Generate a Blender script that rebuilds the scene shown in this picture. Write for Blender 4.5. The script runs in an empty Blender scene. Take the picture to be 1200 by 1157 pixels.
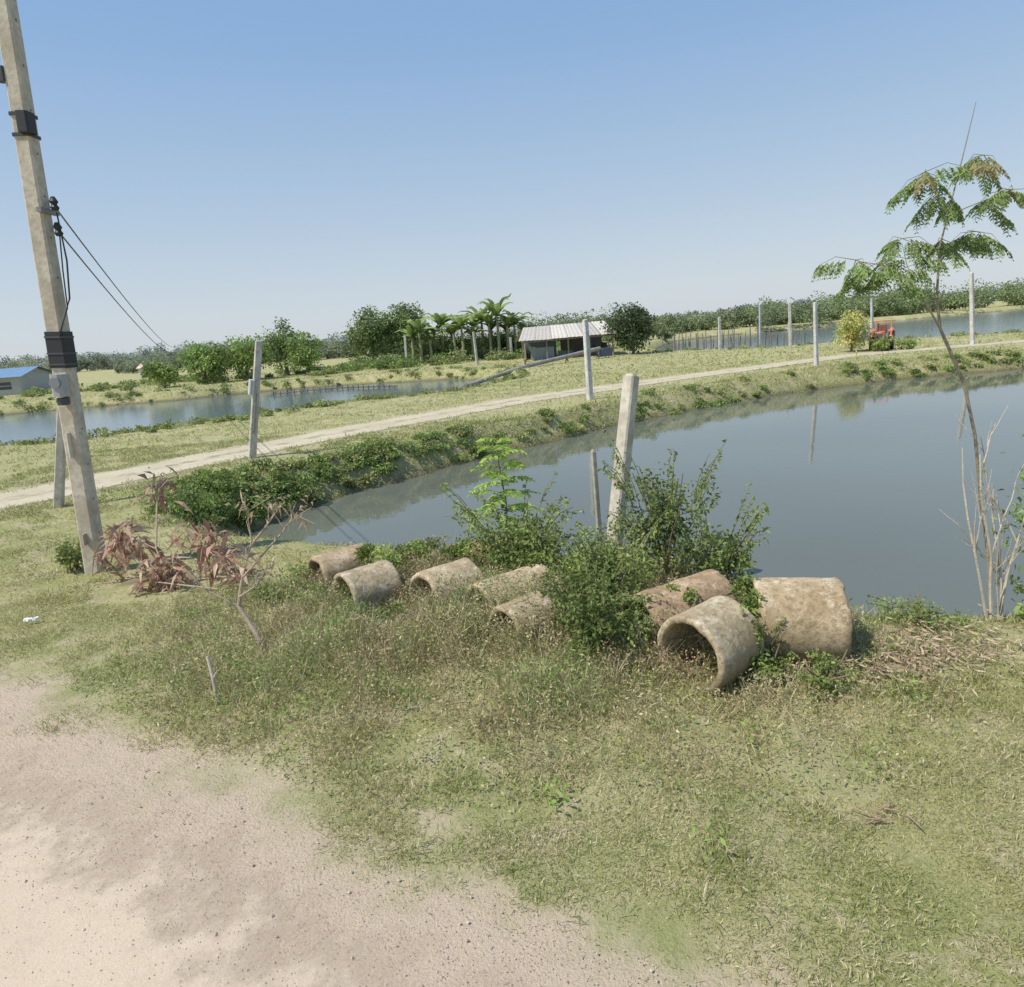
import bpy, math, random
import numpy as np
from mathutils import Matrix, Vector
rng=np.random.default_rng(11); random.seed(5)
sc=bpy.context.scene
sc.view_settings.view_transform='Standard'
sc.view_settings.look='None'
sc.view_settings.exposure=0

# ------------------------------------------------------------ helpers
def vn(x,y,s,seed=0):
    """2-D value noise, feature size s metres, returns 0..1"""
    x=np.asarray(x,float)/s; y=np.asarray(y,float)/s
    xi=np.floor(x).astype(np.int64); yi=np.floor(y).astype(np.int64)
    fx=x-xi; fy=y-yi; fx=fx*fx*(3-2*fx); fy=fy*fy*(3-2*fy)
    def h(a,b):
        n=(a*374761393+b*668265263+seed*974711)&0x7fffffff
        n=((n^(n>>13))*1274126177)&0x7fffffff
        return ((n^(n>>16))&0xffff)/65535.0
    return (h(xi,yi)*(1-fx)+h(xi+1,yi)*fx)*(1-fy)+(h(xi,yi+1)*(1-fx)+h(xi+1,yi+1)*fx)*fy
def fbm(x,y,s,seed=0):
    return .5*vn(x,y,s,seed)+.3*vn(x,y,s*.45,seed+7)+.2*vn(x,y,s*.2,seed+13)
def sstep(a,b,x):
    t=np.clip((np.asarray(x,float)-a)/(b-a),0,1); return t*t*(3-2*t)
def norm(a): return a/np.maximum(np.linalg.norm(a,axis=-1,keepdims=True),1e-9)

class Builder:
    def __init__(s): s.v=[];s.c=[];s.lv=[];s.lt=[];s.mi=[];s.n=0
    def add(s,V,F,C,mat=0):
        V=np.asarray(V,float).reshape(-1,3); C=np.asarray(C,float)
        if C.ndim==1: C=np.tile(C,(len(V),1))
        s.v.append(V); s.c.append(C)
        if isinstance(F,np.ndarray):
            s.lv.append((F+s.n).ravel()); s.lt.append(np.full(len(F),F.shape[1])); s.mi.append(np.full(len(F),mat))
        else:
            for f in F:
                s.lv.append(np.asarray(f)+s.n); s.lt.append(np.array([len(f)])); s.mi.append(np.array([mat]))
        s.n+=len(V)
    def box(s,c,size,col,mat=0,rot=None,taper=1.0,bev=0.0):
        hx,hy,hz=[a/2 for a in size]; V=[]
        b=min(bev,hx*.9,hy*.9)
        if b>0:
            prof=[(-hx+b,-hy),(hx-b,-hy),(hx,-hy+b),(hx,hy-b),(hx-b,hy),(-hx+b,hy),(-hx,hy-b),(-hx,-hy+b)]
        else: prof=[(-hx,-hy),(hx,-hy),(hx,hy),(-hx,hy)]
        k=len(prof)
        for z,t in ((-hz,1),(hz,taper)):
            for x,y in prof: V.append(Vector((x*t,y*t,z)))
        if rot is not None: V=[rot@v for v in V]
        V=[v+Vector(c) for v in V]
        F=[list(range(k))[::-1],list(range(k,2*k))]+[[i,(i+1)%k,k+(i+1)%k,k+i] for i in range(k)]
        s.add([tuple(v) for v in V],F,col,mat)
    def tube(s,pts,rad,col,mat=0,n=8,cap=True):
        pts=[Vector(p) for p in pts]
        if not hasattr(rad,'__len__'): rad=[rad]*len(pts)
        V=[]; up=Vector((.13,.21,.97))
        for i,p in enumerate(pts):
            a=pts[max(i-1,0)]; b=pts[min(i+1,len(pts)-1)]
            d=(b-a).normalized()
            u=d.cross(up)
            if u.length<.2: u=d.cross(Vector((1,0,0)))
            u.normalize(); w=d.cross(u)
            for j in range(n):
                t=2*math.pi*j/n; V.append(tuple(p+(u*math.cos(t)+w*math.sin(t))*rad[i]))
        F=[]
        for i in range(len(pts)-1):
            for j in range(n):
                F.append([i*n+j,i*n+(j+1)%n,(i+1)*n+(j+1)%n,(i+1)*n+j])
        F=np.array(F); s.add(V,F,col,mat)
        if cap:
            s.add(V[:n],[list(range(n))],col,mat); s.add(V[-n:],[list(range(n))],col,mat)
    def leaves(s,P,D,L,W,C,droop=0.0,mat=0,side=None):
        P=np.asarray(P,float); n=len(P)
        if n==0: return
        D=norm(np.asarray(D,float)); L=np.broadcast_to(L,(n,))[:,None]; W=np.broadcast_to(W,(n,))[:,None]
        if side is None: side=norm(np.cross(D,rng.normal(size=(n,3))))
        dr=np.broadcast_to(droop,(n,))[:,None]*L*np.array([[0,0,1.0]])
        N=norm(np.cross(D,side))
        m=P+D*L*.45-dr*.15+N*W*.08
        V=np.stack([P,m+side*W/2,P+D*L-dr,m-side*W/2],1).reshape(-1,3)
        F=np.arange(4*n).reshape(n,4)
        C=np.asarray(C,float)
        if C.ndim==1: C=np.tile(C,(n,1))
        s.add(V,F,np.repeat(C,4,axis=0),mat)
    def build(s,name,mats,smooth=False,parent=None):
        V=np.concatenate(s.v); C=np.concatenate(s.c); lv=np.concatenate(s.lv); lt=np.concatenate(s.lt); mi=np.concatenate(s.mi)
        me=bpy.data.meshes.new(name)
        me.vertices.add(len(V)); me.vertices.foreach_set("co",V.ravel().astype(np.float32))
        me.loops.add(len(lv)); me.loops.foreach_set("vertex_index",lv.astype(np.int32))
        me.polygons.add(len(lt)); st=np.concatenate([[0],np.cumsum(lt)[:-1]])
        me.polygons.foreach_set("loop_start",st.astype(np.int32))
        for m in mats: me.materials.append(m)
        me.polygons.foreach_set("material_index",mi.astype(np.int32))
        me.polygons.foreach_set("use_smooth",np.full(len(lt),smooth))
        at=me.color_attributes.new("col",'FLOAT_COLOR','POINT')
        at.data.foreach_set("color",np.concatenate([np.clip(C,0,1.2),np.ones((len(C),1))],1).ravel().astype(np.float32))
        me.update(calc_edges=True)
        o=bpy.data.objects.new(name,me); sc.collection.objects.link(o)
        if parent: o.parent=parent
        return o

# ------------------------------------------------------------ materials
def newmat(n):
    m=bpy.data.materials.new(n); m.use_nodes=True; nt=m.node_tree
    return m,nt,nt.nodes["Principled BSDF"],nt.nodes["Material Output"]
def N(nt,t,**k):
    n=nt.nodes.new(t)
    for a,b in k.items(): setattr(n,a,b)
    return n
def mixc(nt,f,a,b,bt='MIX'):
    n=N(nt,"ShaderNodeMix",data_type='RGBA',blend_type=bt)
    for sock,val in ((n.inputs[0],f),(n.inputs[6],a),(n.inputs[7],b)):
        if isinstance(val,bpy.types.NodeSocket): nt.links.new(val,sock)
        elif hasattr(val,'__len__'): sock.default_value=(*val,1)
        else: sock.default_value=val
    return n.outputs[2]
def noise(nt,scale,detail=4,rough=.6,vec=None):
    n=N(nt,"ShaderNodeTexNoise"); n.inputs["Scale"].default_value=scale; n.inputs["Detail"].default_value=detail; n.inputs["Roughness"].default_value=rough
    if vec is None:
        vec=N(nt,"ShaderNodeTexCoord").outputs["Object"]
    nt.links.new(vec,n.inputs["Vector"]); return n.outputs["Fac"]
def ramp(nt,f,a,b):
    n=N(nt,"ShaderNodeMapRange",interpolation_type='SMOOTHSTEP'); n.inputs[1].default_value=a; n.inputs[2].default_value=b
    nt.links.new(f,n.inputs[0]); return n.outputs[0]
def math2(nt,op,a,b):
    n=N(nt,"ShaderNodeMath",operation=op)
    for s_,v in zip(n.inputs,(a,b)):
        if isinstance(v,bpy.types.NodeSocket): nt.links.new(v,s_)
        else: s_.default_value=v
    return n.outputs[0]
def bump(nt,bs,h,st,dist):
    b=N(nt,"ShaderNodeBump"); b.inputs["Strength"].default_value=st; b.inputs["Distance"].default_value=dist
    nt.links.new(h,b.inputs["Height"]); nt.links.new(b.outputs[0],bs.inputs["Normal"])
def ragged(nt,bs,out,attr,n2,a=.30,b_=.62):
    """let a sheet break up along its worn edge"""
    f=math2(nt,'ADD',attr,math2(nt,'MULTIPLY',math2(nt,'SUBTRACT',n2,.5),1.6))
    tr=N(nt,"ShaderNodeBsdfTransparent"); mx=N(nt,"ShaderNodeMixShader")
    nt.links.new(ramp(nt,f,a,b_),mx.inputs[0]); nt.links.new(tr.outputs[0],mx.inputs[1]); nt.links.new(bs.outputs[0],mx.inputs[2]); nt.links.new(mx.outputs[0],out.inputs["Surface"])

def leaf_material(name,trans=.3):
    m,nt,bs,out=newmat(name)
    at=N(nt,"ShaderNodeAttribute",attribute_name="col")
    nt.links.new(at.outputs["Color"],bs.inputs["Base Color"]); bs.inputs["Roughness"].default_value=.6
    bs.inputs["Specular IOR Level"].default_value=.2
    tr=N(nt,"ShaderNodeBsdfTranslucent"); nt.links.new(at.outputs["Color"],tr.inputs["Color"])
    mx=N(nt,"ShaderNodeMixShader"); mx.inputs[0].default_value=trans
    nt.links.new(bs.outputs[0],mx.inputs[1]); nt.links.new(tr.outputs[0],mx.inputs[2]); nt.links.new(mx.outputs[0],out.inputs["Surface"])
    return m
M_leaf=leaf_material("leaf",.35)
M_grass=leaf_material("grass_blade",.3)
def vmat(name,rough=.8,nscale=20,amt=.35,bst=.4,bd=.01,metal=0):
    """surface coloured by its vertex colour, broken up with noise"""
    m,nt,bs,out=newmat(name)
    at=N(nt,"ShaderNodeAttribute",attribute_name="col")
    f=noise(nt,nscale,5,.65); f2=noise(nt,nscale*.2,3,.6)
    c=mixc(nt,ramp(nt,f,.35,.7),at.outputs["Color"],mixc(nt,1.0,at.outputs["Color"],(0.6,)*3,'MULTIPLY'))
    c2=mixc(nt,math2(nt,'MULTIPLY',ramp(nt,f2,.4,.65),amt),c,mixc(nt,1.0,at.outputs["Color"],(.45,.4,.33),'MULTIPLY'))
    c3=mixc(nt,amt,at.outputs["Color"],c2)
    nt.links.new(c3,bs.inputs["Base Color"]); bs.inputs["Roughness"].default_value=rough; bs.inputs["Metallic"].default_value=metal
    bump(nt,bs,f,bst,bd); return m
M_bark=vmat("bark",.9,60,.6,.6,.01)
M_conc=vmat("concrete",.88,14,.7,.5,.01)
M_paint=vmat("paint",.5,6,.4,.1,.002)
M_black=vmat("black_rubber",.6,30,.2,.2,.002)

# weathered pipe concrete
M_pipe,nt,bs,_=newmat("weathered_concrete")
f1=noise(nt,3.5,5,.6); f2=noise(nt,26,6,.75); f3=noise(nt,8,6,.7); f4=noise(nt,2.2,5,.7)
c=mixc(nt,ramp(nt,f1,.36,.60),(.57,.48,.34),(.38,.305,.20))
c=mixc(nt,ramp(nt,f3,.50,.64),c,(.65,.59,.47))
c=mixc(nt,math2(nt,'MULTIPLY',ramp(nt,f4,.48,.60),.6),c,(.36,.30,.19))
c=mixc(nt,math2(nt,'MULTIPLY',ramp(nt,f2,.46,.64),.7),c,(.21,.165,.10))
at=N(nt,"ShaderNodeAttribute",attribute_name="col"); c=mixc(nt,1.0,c,at.outputs["Color"],'MULTIPLY')
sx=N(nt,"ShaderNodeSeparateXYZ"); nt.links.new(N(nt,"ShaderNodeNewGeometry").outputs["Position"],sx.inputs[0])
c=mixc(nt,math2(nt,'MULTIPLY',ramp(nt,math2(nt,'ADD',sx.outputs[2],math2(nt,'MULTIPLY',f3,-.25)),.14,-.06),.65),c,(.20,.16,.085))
nt.links.new(c,bs.inputs["Base Color"]); bs.inputs["Roughness"].default_value=.92
bump(nt,bs,f2,.9,.014)

# ------------------------------------------------------------ terrain layout (metres, x east, y north)
PA=[(-5.0,10.9),(-4.85,12.0),(-4.35,13.1),(-3.4,14.8),(-2.4,15.8),(0.1,18.5),(4.7,22.5),(10.1,26.3),(16.6,28.9),(22.4,29.5),(40,30),(40,8),(14,5.2),(9,5.5),(5.2,5.85),(4.2,5.7),(3.1,5.85),(1.8,6.95),(-0.1,8.2),(-2.7,9.5),(-3.9,10.0)]
PB=[(-70,22),(-17.9,23.6),(-14.8,23.8),(-12.9,26.0),(-10.2,27.9),(-7.2,30.3),(-2.6,32.5),(.3,38),(-.2,46),(-3.8,51),(-12.6,54),(-19,53.4),(-24.5,50.8),(-30.5,50.3),(-35.7,49),(-70,48)]
PC=[(13.8,58),(16.5,54.5),(19.5,50.5),(25,50),(28,47.5),(34,45.5),(80,42),(220,50),(220,150),(103,137),(70,122),(50,113),(36,110),(25,100),(16,74)]
TRACK=[(-13.5,9.6),(-11.5,11.4),(-9.55,13.3),(-7.95,15.8),(-4.8,19.6),(0.25,24.8),(3.7,27.1),(9.1,30.4),(17.5,35),(26.4,36.0),(42,36.0),(70,33)]
def seg(x,y,a,b):
    ax,ay=a;bx,by=b; dx,dy=bx-ax,by-ay
    t=np.clip(((x-ax)*dx+(y-ay)*dy)/(dx*dx+dy*dy),0,1)
    return np.hypot(x-ax-t*dx,y-ay-t*dy)
def sdpoly(x,y,P):
    d=np.full(x.shape,1e9); ins=np.zeros(x.shape,bool)
    for i in range(len(P)):
        a=P[i];b=P[(i+1)%len(P)]
        d=np.minimum(d,seg(x,y,a,b))
        c=((a[1]>y)!=(b[1]>y))
        with np.errstate(divide='ignore',invalid='ignore'):
            xi=(b[0]-a[0])*(y-a[1])/((b[1]-a[1]) if b[1]!=a[1] else 1e-9)+a[0]
        ins^=c&(x<xi)
    return np.where(ins,-d,d)
def s_water(x,y):
    x=np.asarray(x,float);y=np.asarray(y,float)
    s=np.minimum(np.minimum(sdpoly(x,y,PA),sdpoly(x,y,PB)),sdpoly(x,y,PC))
    return s+.35*(fbm(x,y,1.4,3)-.5)+.5*(vn(x,y,4,9)-.5)*sstep(12,20,y)
def s_road(x,y): return (np.asarray(x)+3.91)*.543+(np.asarray(y)-4.6)*.84
def s_track(x,y):
    d=np.full(np.shape(x),1e9)
    for a,b in zip(TRACK[:-1],TRACK[1:]): d=np.minimum(d,seg(x,y,a,b))
    return d
def height(x,y,full=False):
    x=np.atleast_1d(np.asarray(x,float));y=np.atleast_1d(np.asarray(y,float))
    sw=s_water(x,y); sr=s_road(x,y); st=s_track(x,y)
    flat=sstep(.0,1.0,sr)*sstep(1.1,2.0,st)+sstep(0,1,-6.2-sr)
    flat=np.clip(flat,0,1)
    h=((fbm(x,y,1.1,1)-.5)*.12+(vn(x,y,6,2)-.5)*.12)*flat
    h+=.02*np.exp(-((x-.2)/2.2)**2-((y-5.0)/1.0)**2)*flat
    h=np.where(sw<1.5,h*sstep(.2,1.5,sw),h)
    h=h+np.where(sw>0,-.7*(1-sstep(-.2,.85,sw))/(1-sstep(-.2,.85,0.0)),-.7-np.minimum(1.0,-sw*.9))
    return (h,sw,sr,st) if full else h
def H(x,y): return float(height(x,y)[0])

# ground sheet
nn=760
u=np.linspace(-1,1,nn); gx=4.2*np.sinh(6.8*u); gy=9+4.6*np.sinh(6.7*u)
X,Y=np.meshgrid(gx,gy); Xf,Yf=X.ravel(),Y.ravel()
h,sw,sr,st=height(Xf,Yf,True)
idx=np.arange(nn*nn).reshape(nn,nn)
F=np.stack([idx[:-1,:-1],idx[:-1,1:],idx[1:,1:],idx[1:,:-1]],-1).reshape(-1,4)
b=Builder()
# col: r=road proximity g=track distance b=water distance (data masks)
C=np.stack([np.clip(.5+sr/8,0,1),np.clip(st/8,0,1),np.clip(.5+sw/8,0,1)],1)
C[:,0]=np.where(sr<-3,np.clip(.5+(-6-sr)/8,0,1),C[:,0])
b.add(np.stack([Xf,Yf,h],1),F,C)
ROADC=((.62,.50,.365),(.58,.465,.34))
M_ground,nt,bs,_=newmat("ground_grass_soil")
at=N(nt,"ShaderNodeAttribute",attribute_name="col"); sep=N(nt,"ShaderNodeSeparateColor"); nt.links.new(at.outputs["Color"],sep.inputs[0])
geo=N(nt,"ShaderNodeNewGeometry").outputs["Position"]
n1=noise(nt,.35,5,.6,geo); n2=noise(nt,1.6,6,.65,geo); n3=noise(nt,9,6,.7,geo); n4=noise(nt,60,5,.7,geo); n5=noise(nt,2.6,5,.65,geo)
c=mixc(nt,ramp(nt,n2,.35,.65),(.28,.30,.105),(.40,.37,.17))
c=mixc(nt,ramp(nt,n1,.45,.7),c,(.45,.41,.22))
c=mixc(nt,math2(nt,'MULTIPLY',ramp(nt,n3,.42,.7),.45),c,(.20,.215,.075))
c=mixc(nt,math2(nt,'MULTIPLY',ramp(nt,n5,.51,.64),.65),c,(.52,.43,.29))
c=mixc(nt,math2(nt,'MULTIPLY',ramp(nt,n4,.4,.65),.4),c,(.50,.44,.27))
dirt=mixc(nt,math2(nt,'MULTIPLY',ramp(nt,n4,.3,.7),.4),(.60,.48,.35),(.48,.375,.265))
e=math2(nt,'ADD',sep.outputs[0],math2(nt,'MULTIPLY',math2(nt,'SUBTRACT',n2,.5),-.26))
c=mixc(nt,ramp(nt,e,.60,.50),c,dirt)
e=math2(nt,'ADD',sep.outputs[1],math2(nt,'MULTIPLY',math2(nt,'SUBTRACT',n2,.5),-.2))
c=mixc(nt,ramp(nt,e,.24,.12),c,mixc(nt,.6,dirt,(.38,.38,.18)))
c=mixc(nt,ramp(nt,sep.outputs[2],.535,.49),c,(.15,.125,.065))
nt.links.new(c,bs.inputs["Base Color"]); bs.inputs["Roughness"].default_value=.95; bs.inputs["Specular IOR Level"].default_value=.1
bump(nt,bs,math2(nt,'ADD',n3,n4),.7,.03)
b.build("ground",[M_ground],True)

# water
def water(name,x0,x1,y0,y1,z,col,sc_,st_,rough):
    m,nt,bs,_=newmat(name)
    bs.inputs["Roughness"].default_value=rough; bs.inputs["IOR"].default_value=1.33
    geo=N(nt,"ShaderNodeNewGeometry").outputs["Position"]
    f=noise(nt,sc_,3,.5,geo); g=noise(nt,.12,2,.5,geo)
    nt.links.new(mixc(nt,ramp(nt,g,.35,.65),col,tuple(c*.88 for c in col)),bs.inputs["Base Color"])
    bump(nt,bs,f,st_,.02)
    b=Builder(); b.add([(x0,y0,z),(x1,y0,z),(x1,y1,z),(x0,y1,z)],[[0,1,2,3]],(1,1,1)); b.build(name,[m])
water("pond_water",-6.5,41,4.0,31.5,-.7,(.140,.150,.118),4,.10,.03)
water("pond_water",-71,2,20,56,-.704,(.11,.15,.17),3,.6,.12)
water("pond_water",13,222,40,152,-.708,(.12,.155,.175),3,.6,.12)

# road: dusty gravel sheet
M_road,nt,bs,out=newmat("gravel_road")
geo=N(nt,"ShaderNodeNewGeometry").outputs["Position"]
n1=noise(nt,.9,5,.6,geo); n2=noise(nt,8,5,.7,geo); n3=noise(nt,90,4,.8,geo); nb=noise(nt,3.2,6,.7,geo)
c=mixc(nt,ramp(nt,n1,.35,.65),*ROADC)
c=mixc(nt,math2(nt,'MULTIPLY',ramp(nt,n2,.45,.7),.35),c,(.67,.555,.42))
c=mixc(nt,math2(nt,'MULTIPLY',ramp(nt,n3,.5,.68),.5),c,(.42,.345,.265))
c=mixc(nt,math2(nt,'MULTIPLY',ramp(nt,n3,.42,.3),.35),c,(.75,.66,.53))
nt.links.new(c,bs.inputs["Base Color"]); bs.inputs["Roughness"].default_value=.95; bs.inputs["Specular IOR Level"].default_value=.1
bump(nt,bs,math2(nt,'ADD',n3,n2),.6,.01)
at=N(nt,"ShaderNodeAttribute",attribute_name="col"); sep=N(nt,"ShaderNodeSeparateColor"); nt.links.new(at.outputs["Color"],sep.inputs[0])
ragged(nt,bs,out,sep.outputs[0],nb,.15,.9)
b=Builder()
t=np.linspace(-40,40,900); k=len(t); rows=[]
wob=.4*(fbm(t,t*0+3,.9,21)-.5)
for e,cc in ((wob*0+.15+wob,0),(wob-.8,1),(-3+0*wob,1),(-5.4+wob,1),(-6+wob,0)):
    rows.append((np.stack([-3.91+.84*t+.543*e,4.6-.543*t+.84*e,np.full(k,.006)],1),cc))
V=np.concatenate([r[0] for r in rows]); CC=np.concatenate([np.full((k,3),float(r[1])) for r in rows])
F=np.concatenate([np.stack([np.arange(k-1)+i*k,np.arange(1,k)+i*k,np.arange(1,k)+(i+1)*k,np.arange(k-1)+(i+1)*k],1)[:,::-1] for i in range(4)])
b.add(V,F,CC); b.build("road",[M_road])
b=Builder(); n=16000
tx=rng.uniform(-3,9,n); ee=-np.abs(rng.normal(0,.6,n))+.35
big=rng.random(n)<.025
px=-3.91+.84*tx+.543*ee; py=4.6-.543*tx+.84*ee
r=np.where(big,rng.uniform(.005,.010,n),rng.uniform(.002,.0045,n))
oct_=np.array([(1,0,0),(0,1,0),(-1,0,0),(0,-1,0),(0,0,.8),(0,0,-.5)])
of=np.array([(0,1,4),(1,2,4),(2,3,4),(3,0,4),(1,0,5),(2,1,5),(3,2,5),(0,3,5)])
V=oct_[None]*(r[:,None,None]*rng.uniform(.6,1.3,(n,6,3)))
V[:,:,0]+=px[:,None];V[:,:,1]+=py[:,None];V[:,:,2]+=.008+r[:,None]*.2
Fa=(of[None]+6*np.arange(n)[:,None,None]).reshape(-1,3)
cc=rng.uniform(.8,1.35,(n,1))*np.array([[.55,.46,.36]])
b.add(V.reshape(-1,3),Fa,np.repeat(cc,6,0)); b.build("gravel",[M_conc])

# dirt track on the dike
M_track,nt,bs,out=newmat("dirt_track")
geo=N(nt,"ShaderNodeNewGeometry").outputs["Position"]
n1=noise(nt,.7,5,.65,geo); n2=noise(nt,5,6,.7,geo)
c=mixc(nt,ramp(nt,n1,.35,.65),(.48,.42,.29),(.56,.485,.35)); c=mixc(nt,math2(nt,'MULTIPLY',ramp(nt,n2,.5,.7),.6),c,(.38,.36,.2))
nt.links.new(c,bs.inputs["Base Color"]); bs.inputs["Roughness"].default_value=.95; bs.inputs["Specular IOR Level"].default_value=.1; bump(nt,bs,n2,.5,.02)
at=N(nt,"ShaderNodeAttribute",attribute_name="col"); sep=N(nt,"ShaderNodeSeparateColor"); nt.links.new(at.outputs["Color"],sep.inputs[0])
ragged(nt,bs,out,sep.outputs[0],noise(nt,1.6,6,.7,geo),.25,.75)
P=np.array(TRACK,float); d=np.hypot(*np.diff(P,axis=0).T); s=np.concatenate([[0],np.cumsum(d)])
q=np.arange(0,s[-1],.2); x=np.interp(q,s,P[:,0]); y=np.interp(q,s,P[:,1])
for _ in range(16):
    x[1:-1]=(x[:-2]+x[1:-1]*2+x[2:])/4; y[1:-1]=(y[:-2]+y[1:-1]*2+y[2:])/4
tx=np.gradient(x);ty=np.gradient(y);l=np.hypot(tx,ty);nx,ny=-ty/l,tx/l
wd=1.35-.35*sstep(18,34,q); k=len(q); V=[];CC=[]
for f,cc,sd in ((1,0,1),(.5,1,2),(0,.6,3),(-.5,1,4),(-1,0,5)):
    o=wd*f+.35*(fbm(q,q*0,1.5,30+sd)-.5); V.append(np.stack([x+nx*o,y+ny*o,x*0+.014],1)); CC.append(np.full((k,3),float(cc)))
F=np.concatenate([np.stack([np.arange(k-1)+i*k,np.arange(k-1)+(i+1)*k,np.arange(1,k)+(i+1)*k,np.arange(1,k)+i*k],1) for i in range(4)])
b=Builder(); b.add(np.concatenate(V),F,np.concatenate(CC)); b.build("dirt_track",[M_track])

# ------------------------------------------------------------ grass
def gcol(x,y,dry=0):
    n=len(x); a=fbm(x,y,1.3,41); g=sstep(.34,.63,a+rng.normal(0,.09,n)+dry)
    green=np.array([.32,.36,.12]); olive=np.array([.46,.44,.19]); straw=np.array([.66,.58,.37])
    c=green*(1-g[:,None])+olive*g[:,None]
    s=(rng.random(n)<(.17+.48*sstep(.46,.72,fbm(x,y,.8,44)+dry*.6)))[:,None]
    c=np.where(s,straw,c)
    return c*rng.uniform(.72,1.2,(n,1))
def grass(b,x,y,L,W,spread=.6,dry=0,colf=None,edge=.1):
    z,sw,sr,st=height(x,y,True)
    keep=(sw>edge)&((sr>.05+1.0*(fbm(x,y,.7,51)-.35)+.4*rng.random(len(x)))|(sr<-6.2))&(st>.75+.5*rng.random(len(x)))
    x,y,z=x[keep],y[keep],z[keep]; n=len(x)
    L=np.broadcast_to(L,keep.shape)[keep]*rng.uniform(.5,1.3,n)
    D=np.stack([rng.normal(0,spread,n),rng.normal(0,spread,n),np.ones(n)],1)
    b.leaves(np.stack([x,y,z-.003],1),D,L,np.broadcast_to(W,keep.shape)[keep],(colf or gcol)(x,y,dry),rng.uniform(0,.5,n))
b=Builder()
def rect(n,x0,x1,y0,y1): return rng.uniform(x0,x1,n),rng.uniform(y0,y1,n)
def turf(n,x0,x1,y0,y1,L,W,p=1.0,spread=.8,dry=0):
    x,y=rect(n,x0,x1,y0,y1); f=fbm(x,y,.55,61)
    m=rng.random(n)<np.clip(.10+1.5*sstep(.33,.62,f),0,1)
    x,y=x[m],y[m]; grass(b,x,y,L*(.5+1.0*vn(x,y,.3,62)),W,spread,dry)
turf(185000,-2.2,4.2,1.6,4.2,.042,.0040,dry=.03)
turf(165000,-7,7,4.0,7.2,.06,.0055,dry=.01)
turf(85000,-12,3,7,12.5,.08,.009,dry=-.02)
turf(40000,4,14,3,7.5,.08,.008)
turf(75000,-12,2,11,20,.10,.014,dry=-.13)
turf(75000,-22,24,17,36,.12,.022,dry=-.14)
turf(60000,-45,45,30,75,.18,.05,dry=-.15)
n=460; tx,ty=rng.uniform(-4,5,n),rng.uniform(2.4,7,n)
for i in range(n):
    k=30; x=tx[i]+rng.normal(0,.05,k); y=ty[i]+rng.normal(0,.05,k); grass(b,x,y,rng.uniform(.07,.15),.005,.5,-.12)
# longer green fringe down the pond banks
for (x0,x1,y0,y1,nq,L,W) in ((-8,26,10,32,260000,.17,.02),(-30,3,21,56,120000,.2,.035),(2,6.5,4.8,7.5,30000,.12,.008)):
    x,y=rect(nq,x0,x1,y0,y1); sw=s_water(x,y); m=(sw>-.02)&(sw<1.1+.5*(vn(x,y,1.2,65)-.5))&(rng.random(nq)<.35+.9*vn(x,y,.7,66)); x,y=x[m],y[m]
    grass(b,x,y,L*(.4+.9*vn(x,y,.6,67)),W,.5,-.18,None,-.03)
b.build("grass",[M_grass])

# taller roadside weeds around the pipes
def weedh(x,y):
    yy=y+.12*x
    w_=.38*np.exp(-(np.abs(x+.1)/2.7)**3)*(.20+.80*sstep(3.6,4.9,yy))*sstep(2.9,3.6,yy)*(1-sstep(6.6,7.4,yy))*(.16+1.6*fbm(x,y,.42,71)**1.2)
    for (cx_,cy_,r_) in ((-.25,4.9,.26),(-1.75,5.8,.22),(-1.0,5.65,.22),(1.02,4.15,.22)): w_=w_*(1-.6*np.exp(-((x-cx_)/r_)**2-((y-cy_)/r_)**2))
    return w_
b=Builder(); n=180000
x=rng.uniform(-3.6,2.8,n); y=rng.uniform(2.9,7.0,n); hh=weedh(x,y)
m=(s_road(x,y)>.45)&(s_water(x,y)>.2)&(rng.random(n)<hh*3.0); x,y,hh=x[m],y[m],hh[m]; n=len(x)
z=height(x,y)+hh*rng.random(n)**.7
dk=fbm(x,y,.5,73)[:,None]; d2=fbm(x,y,.3,79)[:,None]
c=np.array([.31,.36,.12])*(1-sstep(.38,.56,dk))+np.array([.50,.45,.24])*sstep(.38,.56,dk)
c=np.where(d2>.60,np.array([.44,.33,.20]),c); c=np.where(d2<.37,np.array([.27,.37,.11]),c)
c=np.where((rng.random(n)<.18)[:,None],np.array([.62,.52,.33]),c)*rng.uniform(.65,1.25,(n,1))
b.leaves(np.stack([x,y,z],1),rng.normal(size=(n,3))+np.array([0,0,.6]),rng.uniform(.015,.045,n),rng.uniform(.006,.017,n),c,.2)
n=54000; x=rng.uniform(-3.8,3.0,n); y=rng.uniform(2.9,7.0,n); hh=weedh(x,y)
m=(s_road(x,y)>.5)&(s_water(x,y)>.2)&(rng.random(n)<hh*3.5); x,y,hh=x[m],y[m],hh[m]; n=len(x)
c=np.where((rng.random(n)<.6)[:,None],np.array([.64,.56,.35]),np.array([.36,.40,.14]))*rng.uniform(.65,1.2,(n,1))
b.leaves(np.stack([x,y,height(x,y)],1),np.stack([rng.normal(0,.4,n),rng.normal(0,.4,n),np.ones(n)],1),(.03+hh)*rng.uniform(.6,1.6,n),.0048,c,.25)
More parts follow.
